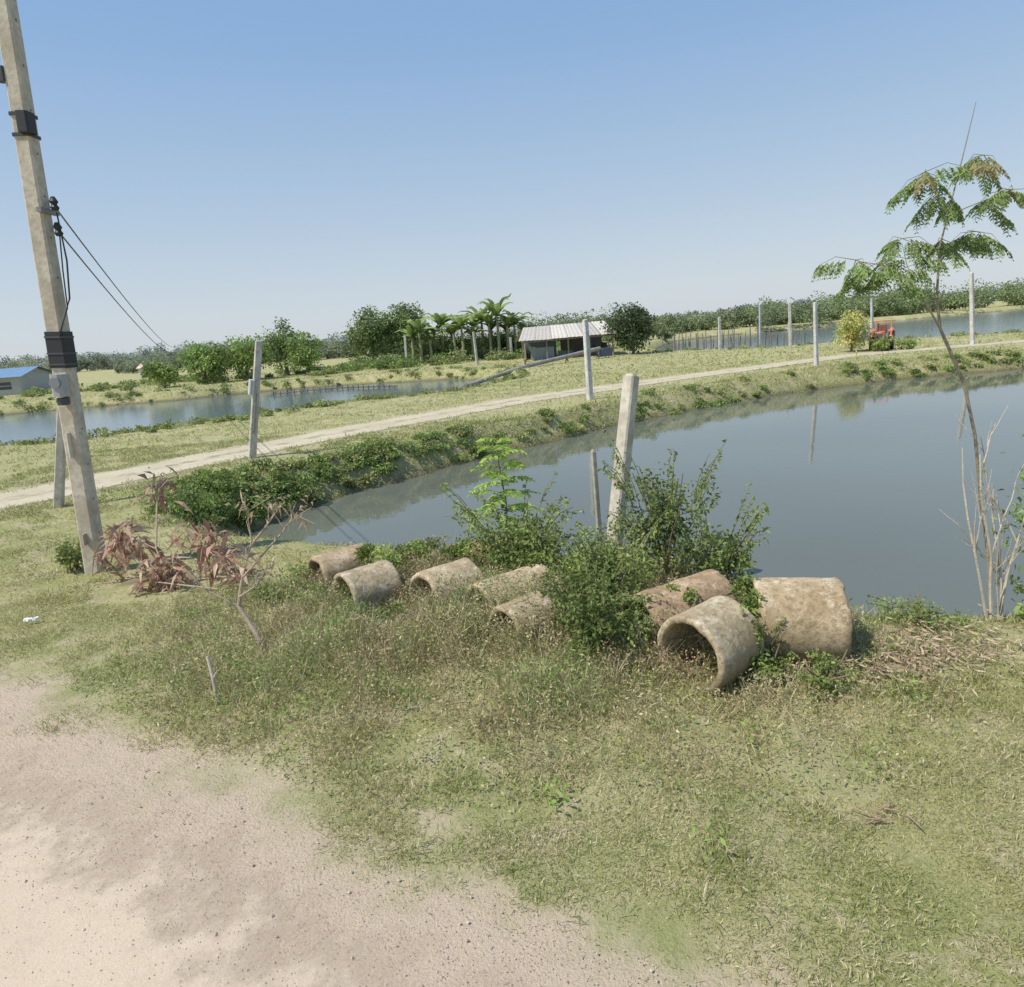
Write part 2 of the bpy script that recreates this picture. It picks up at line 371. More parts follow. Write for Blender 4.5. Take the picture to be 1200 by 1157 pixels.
# small broad-leaved seedlings
for (sx_,sy_,k_) in [(.12,3.2,26),(-.9,4.4,24),(.2,4.1,20),(1.3,3.6,14),(2.5,4.0,22),(2.9,4.5,20),(-1.6,4.3,14),(-2.7,5.6,20),(1.9,3.3,10),(.8,2.8,10),(-3.2,6.3,20),(3.4,4.9,30),(3.1,5.1,30),(2.7,5.3,30)]:
    P=np.stack([sx_+rng.normal(0,.05,k_),sy_+rng.normal(0,.05,k_),H(sx_,sy_)+rng.uniform(.02,.14,k_)],1)
    b.leaves(P,rng.normal(size=(k_,3))+np.array([0,0,.3]),rng.uniform(.03,.055,k_),.022,np.array([.30,.42,.10])*rng.uniform(.7,1.2,(k_,1)),.2)
b.build("roadside_weeds",[M_grass])

# ------------------------------------------------------------ concrete pipes
def pipe(c,ax,R,L,t=.05,seed=0,tint=(1,1,1),chip=.008):
    ax=Vector(ax).normalized(); u=ax.cross(Vector((0,0,1))).normalized(); w=u.cross(ax)
    prof=[(0,R-.014),(.014,R)]+[(q*L,R) for q in np.linspace(.08,.92,9)]+[(L-.014,R),(L,R-.014),(L,R-t+.012)]+[(q*L,R-t) for q in np.linspace(.96,.04,9)]+[(0,R-t+.012)]
    n=56; V=[]; k=len(prof)
    for i,(a,r) in enumerate(prof):
        for j in range(n):
            th=2*math.pi*j/n; cx_,cy_=math.cos(th)*2,math.sin(th)*2
            nz=float(fbm(cx_+seed*5,cy_+a*6+(3 if i>11 else 0),.8,seed))-.5
            rr=r+nz*.024; aa=a
            ch=chip*max(0,float(fbm(cx_+seed*3.3,cy_,.7,seed+5))-.45)*7
            if a<.02: aa=a+ch
            if a>L-.02: aa=a-ch
            p=Vector(c)+ax*aa+(u*math.cos(th)+w*math.sin(th))*rr
            V.append(tuple(p))
    F=[[i*n+j,i*n+(j+1)%n,((i+1)%k)*n+(j+1)%n,((i+1)%k)*n+j] for i in range(k) for j in range(n)]
    b=Builder(); b.add(V,np.array(F),tint)
    b.build("concrete_pipe",[M_pipe],True)
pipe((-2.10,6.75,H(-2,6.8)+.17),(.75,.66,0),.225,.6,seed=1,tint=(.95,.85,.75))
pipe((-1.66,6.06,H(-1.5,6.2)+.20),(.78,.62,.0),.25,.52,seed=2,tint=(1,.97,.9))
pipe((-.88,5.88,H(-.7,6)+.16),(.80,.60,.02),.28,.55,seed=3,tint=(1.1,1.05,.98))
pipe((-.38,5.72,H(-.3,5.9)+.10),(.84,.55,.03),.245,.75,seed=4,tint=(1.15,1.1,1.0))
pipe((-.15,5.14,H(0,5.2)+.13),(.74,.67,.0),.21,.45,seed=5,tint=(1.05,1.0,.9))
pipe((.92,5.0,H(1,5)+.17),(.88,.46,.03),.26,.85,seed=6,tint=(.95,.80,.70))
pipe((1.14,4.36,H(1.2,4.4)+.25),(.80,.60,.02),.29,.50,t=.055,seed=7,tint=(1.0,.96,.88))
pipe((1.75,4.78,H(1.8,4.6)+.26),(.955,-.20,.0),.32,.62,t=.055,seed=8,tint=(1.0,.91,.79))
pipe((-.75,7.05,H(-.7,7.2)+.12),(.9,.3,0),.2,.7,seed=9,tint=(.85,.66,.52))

# ------------------------------------------------------------ poles and posts
def post(name,x,y,z0,top,w,wt,col,extra=None):
    p0=Vector((x,y,z0)); p1=Vector(top); d=p1-p0; rot=d.to_track_quat('Z','Y').to_matrix()@Matrix.Rotation(random.uniform(-.15,.5),3,'Z')
    b=Builder(); b.box((p0+p1)/2,(w,w,d.length),col,0,rot,wt/w,w*.12)
    b.box(p1+d.normalized()*.012,(wt*.8,wt*.8,.024),col,0,rot,.7,wt*.1)
    if extra: extra(b,rot,p0,p1)
    b.build(name,[M_conc,M_paint,M_black],False)
lt=(.62,.585,.51)
post("concrete_post",.97,7.30,H(1.0,7.3)-.3,(1.40,7.55,1.92),.165,.14,(.66,.60,.48))
post("wooden_stake",1.05,7.9,-1.2,(.99,7.9,1.05),.06,.05,(.50,.46,.37))
def ex2(b,rot,p0,p1):
    m=p0.lerp(p1,.66); b.box(m+Vector((-.06,-.15,0)),(.20,.12,.34),(.62,.62,.60),1,rot,1,.02)
    b.box(m+Vector((-.06,-.215,0)),(.13,.012,.25),(.45,.45,.44),1,rot,1,.01)
    b.tube([m+Vector((.03,-.14,-.15)),p0.lerp(p1,.3)+Vector((.04,-.11,0))],.015,(.2,.2,.2),2)
post("concrete_post",-6.19,16.16,-.3,(-5.55,16.2,2.68),.18,.15,lt,ex2)
post("concrete_post",2.91,23.4,-.3,(2.86,23.4,2.66),.19,.16,(.72,.70,.65))
post("concrete_post",13.44,29.5,-.3,(13.28,29.5,2.70),.16,.13,(.72,.70,.65))
post("concrete_post",24.9,36.5,-.3,(24.5,36.5,3.65),.20,.16,(.72,.70,.65))
post("concrete_post",19.32,46.4,-.3,(19.2,46.4,2.95),.18,.16,(.62,.61,.57))
post("concrete_post",16.1,51.2,-.3,(16.05,51.2,2.35),.18,.16,(.62,.61,.57))
post("concrete_post",30.9,57.8,-1,(30.7,57.8,3.0),.22,.18,(.62,.61,.57))
post("concrete_post",40.6,109,-1,(40.5,109,3.6),.33,.28,(.6,.59,.56))
post("concrete_post",-2.0,56,-.3,(-2.1,56,2.6),.18,.16,(.62,.61,.57))
post("concrete_post",-8.5,62,-.3,(-8.4,62,2.7),.2,.18,(.62,.61,.57))
post("concrete_post",.9,62,-.3,(.9,62,1.9),.2,.18,(.62,.61,.57))
post("concrete_post",-8.25,12.06,-.3,(-7.72,12.2,2.05),.15,.13,(.60,.55,.46))
def expole(b,rot,p0,p1):
    f=lambda z:p0.lerp(p1,(z-p0.z)/(p1.z-p0.z))
    for z in np.arange(.5,8,.42):
        if 2.1<z<3.1: continue
        q=f(z); wv=.205-(.055)*(z/8.5)
        b.tube([q+rot@Vector((0,-wv/2-.001,0)),q+rot@Vector((0,-wv/2-.004,0))],.011,(.14,.12,.10),2,10)
    b.box(f(2.66),(.215,.215,.40),(.03,.03,.033),2,rot,.98,.02)
    for z in (2.5,2.62,2.80): b.box(f(z),(.226,.226,.02),(.08,.08,.08),2,rot,1,.02)
    b.box(f(2.27)+Vector((.03,-.17,0)),(.17,.13,.25),(.42,.42,.40),1,rot,1,.03)
    b.tube([f(2.30)+Vector((.03,-.23,0)),f(2.30)+Vector((.03,-.27,0))],.06,(.25,.26,.27),1,16)
    b.box(f(2.09)+Vector((.03,-.16,0)),(.13,.09,.08),(.08,.08,.08),2,rot,1,.02)
    b.box(f(1.58)+Vector((0,-.108,0)),(.10,.012,.3),(.74,.67,.54),1,rot)
    b.box(f(.45)+Vector((0,-.112,0)),(.11,.012,.14),(.50,.45,.37),1,rot)
    b.box(f(4.97)+Vector((.08,-.10,0)),(.15,.13,.20),(.03,.03,.033),2,rot,1,.02)
    for z in (5.07,4.87): b.box(f(z),(.20,.20,.03),(.05,.05,.05),2,rot,1,.02)
    b.box(f(5.45)+Vector((-.12,-.05,0)),(.09,.11,.14),(.05,.05,.05),2,rot,1,.02)
    b.box(f(4.12)+Vector((.10,0,0)),(.30,.05,.05),(.25,.24,.23),1,rot)
    for z in (4.18,3.92):
        q=f(z)+Vector((.19,-.02,0))
        b.tube([q+Vector((0,0,-.06)),q+Vector((0,0,-.03)),q,q+Vector((0,0,.03)),q+Vector((0,0,.08))],[.03,.045,.026,.045,.02],(.03,.03,.03),2,10)
    b.tube([f(4.15)+Vector((.2,-.02,-.05)),f(3.6)+Vector((.25,-.05,0)),f(3.2)+Vector((.24,-.09,0)),f(2.85)+Vector((.10,-.12,0))],.009,(.03,.03,.03),2,6)
    b.tube([f(4.0)+Vector((.2,-.02,-.05)),f(3.5)+Vector((.19,-.05,0)),f(3.1)+Vector((.20,-.09,0)),f(2.8)+Vector((.08,-.12,0))],.007,(.03,.03,.03),2,6)
random.seed(3)
post("utility_pole",-5.17,8.02,-.3,(-4.62,8.0,8.6),.205,.15,(.62,.55,.43),expole)
b=Builder()
def wire(a,c,sag,r=.010):
    a=Vector(a);c=Vector(c); b.tube([a.lerp(c,t)-Vector((0,0,4*sag*t*(1-t))) for t in np.linspace(0,1,30)],r,(.12,.12,.13),0,5)
wire((-4.74,8.0,4.22),(-27.4,60,3.4),.75); wire((-4.75,8.0,3.95),(-27.4,60,3.2),.9)
b.build("power_line",[M_black])

# ------------------------------------------------------------ plants
def shade(c,n,lo=.65,hi=1.3): return np.array(c)[None]*rng.uniform(lo,hi,(n,1))*rng.uniform(.93,1.07,(n,3))
def clump_crown(b,c,r,nc,nl,leaf,col,cr=.33,flat=1.0,up=.3,tv=.4):
    """leaf clumps spread through an ellipsoid volume"""
    c=np.array(c,float); r=np.array(r,float)
    q=norm(rng.normal(size=(nc,3)))*(rng.random((nc,1))**.45)*(1-cr*.7)
    for k in range(nc):
        cc=c+q[k]*r; rr=r*cr*rng.uniform(.6,1.25)
        d=norm(rng.normal(size=(nl,3))); rad=rng.random((nl,1))**.4
        P=cc+d*rr*rad; tone=rng.uniform(1-tv,1+tv)
        D=d*.6+rng.normal(size=(nl,3))*.7+np.array([0,0,up])
        L=leaf*rng.uniform(.6,1.3,nl)
        b.leaves(P,D,L,L*rng.uniform(.4,.65,nl)*flat,shade(np.array(col)*tone,nl,.8,1.2),.25)
def shrub(name,x,y,r,h,col,leaf=.045,nc=40,nl=90,stems=10,shoots=8):
    z=H(x,y); b=Builder()
    for i in range(stems):
        a=rng.uniform(0,6.28); rr=rng.uniform(.3,.95)*r
        e=Vector((x+math.cos(a)*rr,y+math.sin(a)*rr,z+h*rng.uniform(.5,.95)))
        s=Vector((x+rng.normal(0,.05),y+rng.normal(0,.05),z-.03)); m=s.lerp(e,.5)+Vector((0,0,.12*h))
        b.tube([s,m,e],[.012,.008,.004],(.24,.19,.12),1,5)
    clump_crown(b,(x,y,z+h*.48),(r,r,h*.52),nc,nl,leaf,col,.30)
    for i in range(shoots):
        a=rng.uniform(0,6.28); s=Vector((x+math.cos(a)*r*.6,y+math.sin(a)*r*.6,z+h*rng.uniform(.5,.8))); e=s+Vector((math.cos(a)*r*.5,math.sin(a)*r*.35,h*rng.uniform(.1,.5)))
        b.tube([s,s.lerp(e,.5)+Vector((0,0,.05*h)),e],[.005,.004,.002],(.24,.24,.11),1,4)
        n=26; tt=rng.random((n,1)); P=np.array(s)*(1-tt)+np.array(e)*tt
        b.leaves(P,rng.normal(size=(n,3))+np.array([0,0,.2]),leaf*rng.uniform(.7,1.3,n),leaf*.45,shade(col,n,.9,1.5),.2)
    return b.build(name,[M_leaf,M_bark])
dkg=(.19,.24,.075); mdg=(.26,.32,.10)
shrub("shrub",.02,6.65,.66,.92,mdg,.05,62,85,shoots=20)
shrub("shrub",1.42,6.2,.52,1.2,dkg,.048,42,75,shoots=24)
shrub("shrub",1.85,5.95,.40,.78,mdg,.05,28,70,shoots=18)
shrub("shrub",.58,4.95,.46,.68,dkg,.042,50,90,shoots=22)
shrub("shrub",.80,5.6,.46,.92,mdg,.045,38,80,shoots=14)
shrub("shrub",-5.5,8.1,.25,.38,mdg,.05,12,60,shoots=2)
shrub("shrub",1.70,4.45,.15,.48,mdg,.035,14,50,shoots=5)
shrub("shrub",2.0,4.2,.28,.24,mdg,.03,14,55,shoots=6)
# creeper over the pipes
b=Builder()
for (x,y,z,r) in [(-1.25,6.55,.45,.28),(-.95,6.7,.46,.25),(-.6,6.6,.42,.2),(-1.6,6.9,.40,.2),(.35,5.9,.32,.25),(.15,6.2,.36,.22),(.6,6.2,.33,.3),(-2.1,6.5,.12,.2),(1.72,4.62,.46,.14),(1.65,4.35,.14,.2),(-.4,5.45,.08,.16),(-1.15,5.9,.08,.18),(.95,4.75,.2,.2),(1.3,5.1,.40,.15),(-2.3,6.9,.2,.3),(-2.6,6.6,.1,.3),(.25,5.3,.15,.2),(1.75,4.85,.5,.14)]:
    clump_crown(b,(x,y,z+H(x,y)),(r,r,.1),8,60,.045,(.26,.33,.09),.4)
b.build("creeper_vine",[M_leaf])

def pinnate(b,s,e,droop,ll,n,col,mat=0,wr=.32):
    """feather leaf: rachis with paired leaflets"""
    s=Vector(s);e=Vector(e); pts=[s.lerp(e,t)-Vector((0,0,droop*t*t)) for t in np.linspace(0,1,6)]
    b.tube(pts,[.004,.0035,.003,.0025,.002,.001],(.28,.30,.10),1,4)
    t=np.repeat(np.linspace(.12,1,n),2); P=np.array(s)[None]*(1-t[:,None])+np.array(e)[None]*t[:,None]; P[:,2]-=droop*t*t
    d=(e-s).normalized(); sd=np.array(d.cross(Vector((0,0,1))).normalized()); sg=np.tile([1,-1],n)[:,None]
    D=sd*sg+np.array(d)*.45+np.array([0,0,-.25])+rng.normal(0,.12,(2*n,3))
    L=ll*np.sin(np.clip(t,.1,.93)*math.pi)**.5*rng.uniform(.8,1.15,2*n)
    b.leaves(P,D,L,L*wr,shade(col,2*n,.8,1.25),.25)
b=Builder(); bx,by=-.10,7.1; z=H(bx,by)
b.tube([(bx,by,z),(bx+.03,by,z+.7),(bx-.02,by,z+1.2)],[.015,.01,.006],(.2,.2,.1),1,6)
for i in range(26):
    a=i*2.4; zz=z+.5+.036*i; l=.48-.010*i
    pinnate(b,(bx+.01,by,zz),(bx+math.cos(a)*l,by+math.sin(a)*l,zz+.17),.18,.11,15,(.38,.52,.11))
b.build("feather_leaf_sapling",[M_leaf,M_bark])

# sapling tree on the right
b=Builder()
z0=H(3.78,5.05)
bark=(.34,.29,.21)
trunk=[(3.78,5.05,z0-.05),(3.75,5.12,.5),(3.70,5.2,.98),(3.62,5.2,1.45),(3.50,5.2,1.86),(3.38,5.2,2.1),(3.30,5.22,2.28),(3.26,5.22,2.5)]
b.tube(trunk,[.015,.014,.013,.0125,.012,.0115,.011,.010],bark,1,8)
brs=[([(3.30,5.22,2.28),(3.17,5.2,2.47),(2.97,5.15,2.68),(2.78,5.1,2.76),(2.60,5.1,2.80)],.008),
     ([(3.26,5.22,2.5),(3.27,5.25,2.85),(3.33,5.25,3.15),(3.40,5.25,3.5),(3.46,5.25,3.82)],.009),
     ([(3.27,5.24,2.75),(3.40,5.3,2.9),(3.55,5.3,2.98)],.005),
     ([(3.30,5.25,3.05),(3.20,5.2,3.25),(3.12,5.2,3.36)],.005),
     ([(3.36,5.25,3.3),(3.46,5.3,3.42),(3.56,5.3,3.48)],.005),
     ([(3.12,5.19,2.52),(3.07,5.3,2.75),(3.02,5.3,2.92)],.005),
     ([(3.31,5.25,3.08),(3.45,5.1,3.14),(3.58,5.05,3.18)],.005)]
for p,r in brs: b.tube(p,[r*(1-.75*i/(len(p)-1)) for i in range(len(p))],bark,1,6)
tips=[(2.58,5.1,2.81,4),(2.74,5.1,2.78,2),(2.92,5.15,2.72,2),(3.02,5.3,2.95,4),(3.06,5.28,2.80,2),(3.10,5.2,3.38,5),(3.20,5.2,3.25,2),(3.57,5.3,2.96,4),(3.42,5.3,2.90,1),(3.60,5.05,3.20,4),(3.47,5.1,3.14,1),(3.58,5.3,3.48,4),(3.44,5.25,3.42,1),(3.34,5.25,3.20,2),(3.28,5.24,2.92,2),(2.85,5.15,2.66,2)]
for (x,y,z,k) in tips:
    a0=rng.uniform(0,6.28)
    for i in range(k):
        a=a0+i*6.28/k+rng.uniform(-.4,.4); l=rng.uniform(.13,.25)
        e=Vector((x+math.cos(a)*l,y+math.sin(a)*l,z+rng.uniform(-.13,.03)))
        s=Vector((x,y,z)); b.tube([s,s.lerp(e,.6)+Vector((0,0,.02)),e-Vector((0,0,.03))],[.003,.002,.0015],(.25,.25,.1),1,4)
        cl=(.23,.33,.11) if rng.random()<.9 else (.38,.32,.17)
        for t in (.3,.48,.66,.84,1.0):
            q=s.lerp(e,t)-Vector((0,0,.03*t*t))
            for sg in (-1,1):
                a2=a+sg*.8; pinnate(b,q,(q.x+math.cos(a2)*.075,q.y+math.sin(a2)*.075,q.z-.05),.06,.042,6,cl,wr=.5)
b.build("sapling_tree",[M_leaf,M_bark])

# bare shrub on the right bank
b=Builder()
def twig(s,d,L,r,dep,col,b=b):
    pts=[Vector(s)]; d=Vector(d).normalized(); k=5
    for i in range(k):
        d=(d+Vector(rng.normal(0,.09,3))+Vector((0,0,.05))).normalized(); pts.append(pts[-1]+d*L/k)
    b.tube(pts,[r*(1-.6*i/k) for i in range(k+1)],col,1,6)
    if dep>0:
        for j in range(2+(rng.random()<.4)):
            i=rng.integers(2,k); q=pts[i]; dd=(d+Vector(rng.normal(0,.28,3))).normalized(); twig(q,dd,L*rng.uniform(.35,.6),r*.5,dep-1,col,b)
wc=(.62,.54,.42)
for d,L,r in [((-.24,0,1),1.45,.012),((-.08,.1,1),1.1,.013),((.06,.05,1),1.4,.015),((.22,0,1),1.1,.013),((.02,-.1,1),.8,.008)]:
    twig((3.80+rng.normal(0,.05),5.05,H(3.8,5.05)),d,L,r,2,wc)
n=260; b.leaves(np.array([4.12,5.15,.72])+rng.normal(0,1,(n,3))*np.array([.10,.15,.26]),rng.normal(size=(n,3)),.06,.028,shade((.26,.36,.09),n),.3)
b.build("bare_shrub",[M_leaf,M_bark])
shrub("shrub",4.15,4.95,.25,.3,mdg,.05,14,50)
shrub("shrub",3.2,5.05,.38,.18,mdg,.035,14,45,shoots=6)

# dead plants with curled reddish-brown leaves near the pole
b=Builder()
rd=[(.52,.31,.22),(.60,.43,.32),(.44,.27,.19),(.66,.51,.38)]
def dead_rosette(c,n,l):
    n=int(n*2.0)
    P=np.tile(np.array(c,float),(n,1))+rng.normal(0,.09,(n,3))
    D=rng.normal(size=(n,3)); L=l*1.15*rng.uniform(.4,1.2,n)
    b.leaves(P,D,L,L*rng.uniform(.12,.26,n),np.array([rd[i] for i in rng.integers(0,4,n)])*rng.uniform(.6,1.2,(n,1)),rng.uniform(.1,.8,n))
def dstem(p,r=.012,c=(.46,.36,.25)): b.tube(p,[r*(1-.5*i/(len(p)-1)) for i in range(len(p))],c,1,6)
dstem([(-3.9,7.3,0),(-4.15,7.6,.35),(-4.55,7.75,.5)]); dstem([(-4.15,7.6,.35),(-4.25,8.0,.8),(-4.30,8.2,1.0)])
dstem([(-3.0,7.0,.1),(-3.3,7.3,.25),(-3.6,7.5,.4)]); dstem([(-3.2,6.9,.05),(-4.4,7.3,.12)])
for c,n_,l in [((-4.62,7.75,.50),34,.27),((-4.45,7.7,.38),24,.24),((-4.28,8.2,.98),20,.18),((-4.2,8.15,.85),12,.18),((-4.0,7.4,.22),34,.26),((-3.85,7.3,.14),20,.24),((-3.45,7.45,.40),30,.25),((-3.2,7.3,.28),24,.24),((-3.7,7.55,.5),14,.2),((-4.7,7.6,.3),20,.22),((-4.1,7.2,.12),18,.22),((-3.3,7.1,.15),14,.2),((-2.95,7.0,.2),12,.2)]:
    dead_rosette(c,n_,l)
b.build("dead_plant",[M_leaf,M_bark])
b=Builder()
dc=(.48,.38,.27)
b.tube([(-2.12,5.25,H(-2.1,5.25)),(-2.22,5.32,.20),(-2.36,5.4,.42),(-2.32,5.45,.62)],[.026,.022,.018,.014],dc,1,8)
for p in [[(-2.32,5.45,.62),(-2.2,5.5,.95),(-2.2,5.5,1.30)],[(-2.30,5.45,.66),(-2.0,5.6,.95),(-1.85,5.7,1.12)],[(-2.36,5.4,.42),(-2.6,5.4,.58),(-2.78,5.45,.78)],[(-2.22,5.5,.9),(-2.05,5.5,1.08),(-1.9,5.5,1.25)],[(-2.34,5.4,.5),(-2.15,5.3,.62),(-2.0,5.3,.8)]]:
    b.tube(p,[.011,.008,.004],dc,1,6)
    for i in range(8):
        t=rng.random(); q=Vector(p[1]).lerp(Vector(p[2]),t); b.tube([q,q+Vector(rng.normal(0,.09,3))+Vector((0,0,.06))],[.004,.002],dc,1,4)
    n=18; P=np.array(p[2])[None]+rng.normal(0,.06,(n,3)); b.leaves(P,rng.normal(size=(n,3)),.08,.02,shade((.56,.42,.27),n),.7)
b.build("dead_shrub",[M_leaf,M_bark])
b=Builder(); b.tube([(-2.26,4.55,-.02),(-2.27,4.56,.2),(-2.30,4.6,.36)],[.016,.014,.011],(.60,.52,.41),0,8); b.tube([(-2.27,4.56,.2),(-2.22,4.54,.27)],[.008,.004],(.60,.52,.41),0,6)
b.build("wooden_stick",[M_bark])
# dead branches lying on the grass
b=Builder()
for i in range(34):
    x,y=2.7+rng.normal(0,.35),4.55+rng.normal(0,.2); a=rng.uniform(0,6.28); l=rng.uniform(.15,.5); z=H(x,y)+.02
    b.tube([(x,y,z),(x+math.cos(a)*l*.5,y+math.sin(a)*l*.5,z+.03),(x+math.cos(a)*l,y+math.sin(a)*l,z+.01)],[.006,.005,.002],(.50,.39,.27),1,5)
for i in range(9):
    x,y=1.72+rng.normal(0,.05),2.90+rng.normal(0,.04); a=rng.uniform(0,6.28); l=rng.uniform(.04,.13); z=H(x,y)+.03
    b.tube([(x,y,z),(x+math.cos(a)*l,y+math.sin(a)*l,z+.01)],[.005,.003],(.44,.30,.2),1,5)
n=1500; b.leaves(np.stack([2.75+rng.normal(0,.45,n),4.55+rng.normal(0,.22,n),np.full(n,.02)+rng.random(n)*.05+.0],1),rng.normal(size=(n,3))*np.array([1,1,.25]),.08,.014,shade((.60,.48,.32),n),0)
b.build("fallen_branches",[M_leaf,M_bark])
b=Builder(); zl=H(-4.95,6.5)+.06
for i,(dx,dy,a) in enumerate([(0,0,.5),(.05,.02,1.1),(-.04,.01,.2)]):
    b.box((-4.95+dx,6.5+dy,zl),(.08,.04,.02),(.85,.85,.82),0,Matrix.Rotation(a,3,'Z')@Matrix.Rotation(.3,3,'X'),.6,.02)
b.build("plastic_litter",[M_paint])

# bank vegetation along the far side of the near pond
b=Builder()
P=[np.array(p,float) for p in PA[:10]]
for i in range(330):
    k=min(int(rng.random()**1.4*9),8); t=rng.random(); p=P[k]*(1-t)+P[k+1]*t; d=norm(P[k+1]-P[k]); nrm=np.array([-d[1],d[0]])
    o=rng.uniform(.1,.95); x,y=p+nrm*o; r=rng.uniform(.12,.36)*(1+p[1]*.012)
    if fbm(x,y,1.6,83)<.36: continue
    hh_=r*rng.uniform(.4,.8)*(.85 if p[1]<16 else .5)
    clump_crown(b,(x,y,H(x,y)+hh_*.4),(r,r,hh_),6,36,.05*(1+p[1]*.03),(.25,.33,.10) if rng.random()<.65 else (.38,.40,.16),.45)
for i in range(26):
    x,y=-5.35+rng.normal(0,.5),12.4+rng.normal(0,.9); r=rng.uniform(.22,.38)
    if s_water(np.array([x]),np.array([y]))[0]<.1: continue
    clump_crown(b,(x,y,H(x,y)+.12),(r,r,.22),8,60,.06,(.22,.29,.08),.4)
b.build("bank_vegetation",[M_leaf])
b=Builder()
for PP,nn_,lo in ((PB[:9],260,.2),(PB[8:],200,.2),(PC[:7],130,.2),(PA[12:20],120,.1)):
    P=[np.array(p,float) for p in PP]
    for i in range(nn_):
        k=rng.integers(0,len(P)-1); t=rng.random(); p=P[k]*(1-t)+P[k+1]*t
        x,y=p+rng.normal(0,.8,2)*(.5 if lo==.1 else 1.2)
        if s_water(np.array([x]),np.array([y]))[0]<.1: continue
        r=rng.uniform(.2,.6) if lo==.2 else rng.uniform(.08,.2)
        clump_crown(b,(x,y,H(x,y)+r*.15),(r,r,r*.4),5,26,.12 if lo==.2 else .035,(.30,.35,.13),.45)
b.build("bank_vegetation",[M_leaf])

# ------------------------------------------------------------ background trees
def tree(name,x,y,rx,h,col,leaf,nc=60,nl=60,base=.25):
    b=Builder(); z=H(x,y)
    b.tube([(x,y,z-.2),(x+.1,y,z+h*.3),(x,y,z+h*.6)],[h*.035,h*.028,h*.015],(.2,.17,.13),1,8)
    for i in range(6):
        a=i*1.05; b.tube([(x,y,z+h*.3),(x+math.cos(a)*rx*.35,y+math.sin(a)*rx*.35,z+h*.5),(x+math.cos(a)*rx*.7,y+math.sin(a)*rx*.7,z+h*.68)],[h*.015,h*.01,h*.005],(.2,.17,.13),1,5)
    clump_crown(b,(x,y,z+h*(.5+base*.5)),(rx,rx*.8,h*(.5-base*.5)),nc,nl,leaf,col,.3)
    return b.build(name,[M_leaf,M_bark])
tree("mango_tree",-12.8,70,3.0,5.9,(.21,.28,.10),.30,80,65,base=.0)
tree("mango_tree",-9.4,71,2.6,6.6,(.21,.28,.10),.30,70,65,base=.0)
tree("round_tree",10.4,55,2.35,4.1,(.095,.13,.06),.24,80,60,base=0)
tree("broadleaf_tree",-25,58.5,2.5,3.8,(.27,.37,.11),.26,60,60,base=0)
tree("broadleaf_tree",-22,60,2.6,4.3,(.28,.38,.11),.26,60,60,base=0)
tree("broadleaf_tree",-19.5,63,2.0,5.2,(.22,.30,.10),.26,45,60,base=.0)
tree("broadleaf_tree",-17,61,2.0,3.9,(.28,.38,.12),.26,50,60,base=0)
tree("broadleaf_tree",-28,57.5,1.9,2.4,(.25,.34,.10),.24,36,60,base=0)
def banana(x,y,h,seed):
    r=np.random.default_rng(seed); b=Builder(); z=H(x,y)
    for (ox,oy,hs) in [(0,0,1),(.9,.4,.75),(-.8,.5,.85)]:
        hh=h*.5*hs; X0,Y0=x+ox,y+oy
        b.tube([(X0,Y0,z-.1),(X0+.05,Y0,z+hh*.5),(X0,Y0,z+hh)],[.17,.14,.09],(.36,.34,.2),1,8)
        for i in range(9):
            a=i*2.4+r.uniform(-.3,.3); l=h*.5*hs*r.uniform(.75,1.1); el=r.uniform(.55,1.35)
            seg_=7; c=[];w=[]
            for k in range(seg_+1):
                t=k/seg_; rr=l*(math.cos(el)*t+.12*t*t); zz=z+hh+l*(math.sin(el)*t-.55*t*t*r.uniform(.9,1.1))
                c.append((X0+math.cos(a)*rr,Y0+math.sin(a)*rr,zz)); w.append(.30*hs*math.sin(math.pi*min(.97,.12+.85*t))**.6)
            sx,sy=-math.sin(a),math.cos(a); V=[];F=[]
            for k in range(seg_+1):
                V+= [(c[k][0]+sx*w[k],c[k][1]+sy*w[k],c[k][2]-w[k]*.4),c[k],(c[k][0]-sx*w[k],c[k][1]-sy*w[k],c[k][2]-w[k]*.4)]
            for k in range(seg_): F+=[[3*k,3*k+1,3*k+4,3*k+3],[3*k+1,3*k+2,3*k+5,3*k+4]]
            b.add(V,np.array(F),np.array((.28,.37,.12))*r.uniform(.6,1.25))
    b.build("banana_plant",[M_leaf,M_bark])
for i,(x,h) in enumerate([(-7.6,6.0),(-5.6,6.9),(-3.6,6.3),(-1.7,7.4),(-.2,7.9),(1.4,6.2)]): banana(x,66+(i%2)*1.5,h,i)
b=Builder()
for i in range(110):
    x=rng.uniform(-16,12); y=rng.uniform(60,75); r=rng.uniform(.4,1.4)
    clump_crown(b,(x,y,r*.35),(r*1.3,r,r*.65),7,34,.24,(.32,.36,.14) if rng.random()<.4 else (.22,.30,.10),.4)
for i in range(45):
    x=rng.uniform(-9,3); y=rng.uniform(67,72); r=rng.uniform(1.0,2.1)
    clump_crown(b,(x,y,r*.7),(r*1.2,r,r),12,40,.26,(.19,.26,.09),.35)
for i in range(60):
    x=rng.uniform(-45,-14); y=rng.uniform(58,70); r=rng.uniform(.3,.9)
    clump_crown(b,(x,y,r*.35),(r*1.4,r,r*.5),7,30,.24,(.31,.36,.14),.4)
b.build("scrub",[M_leaf])
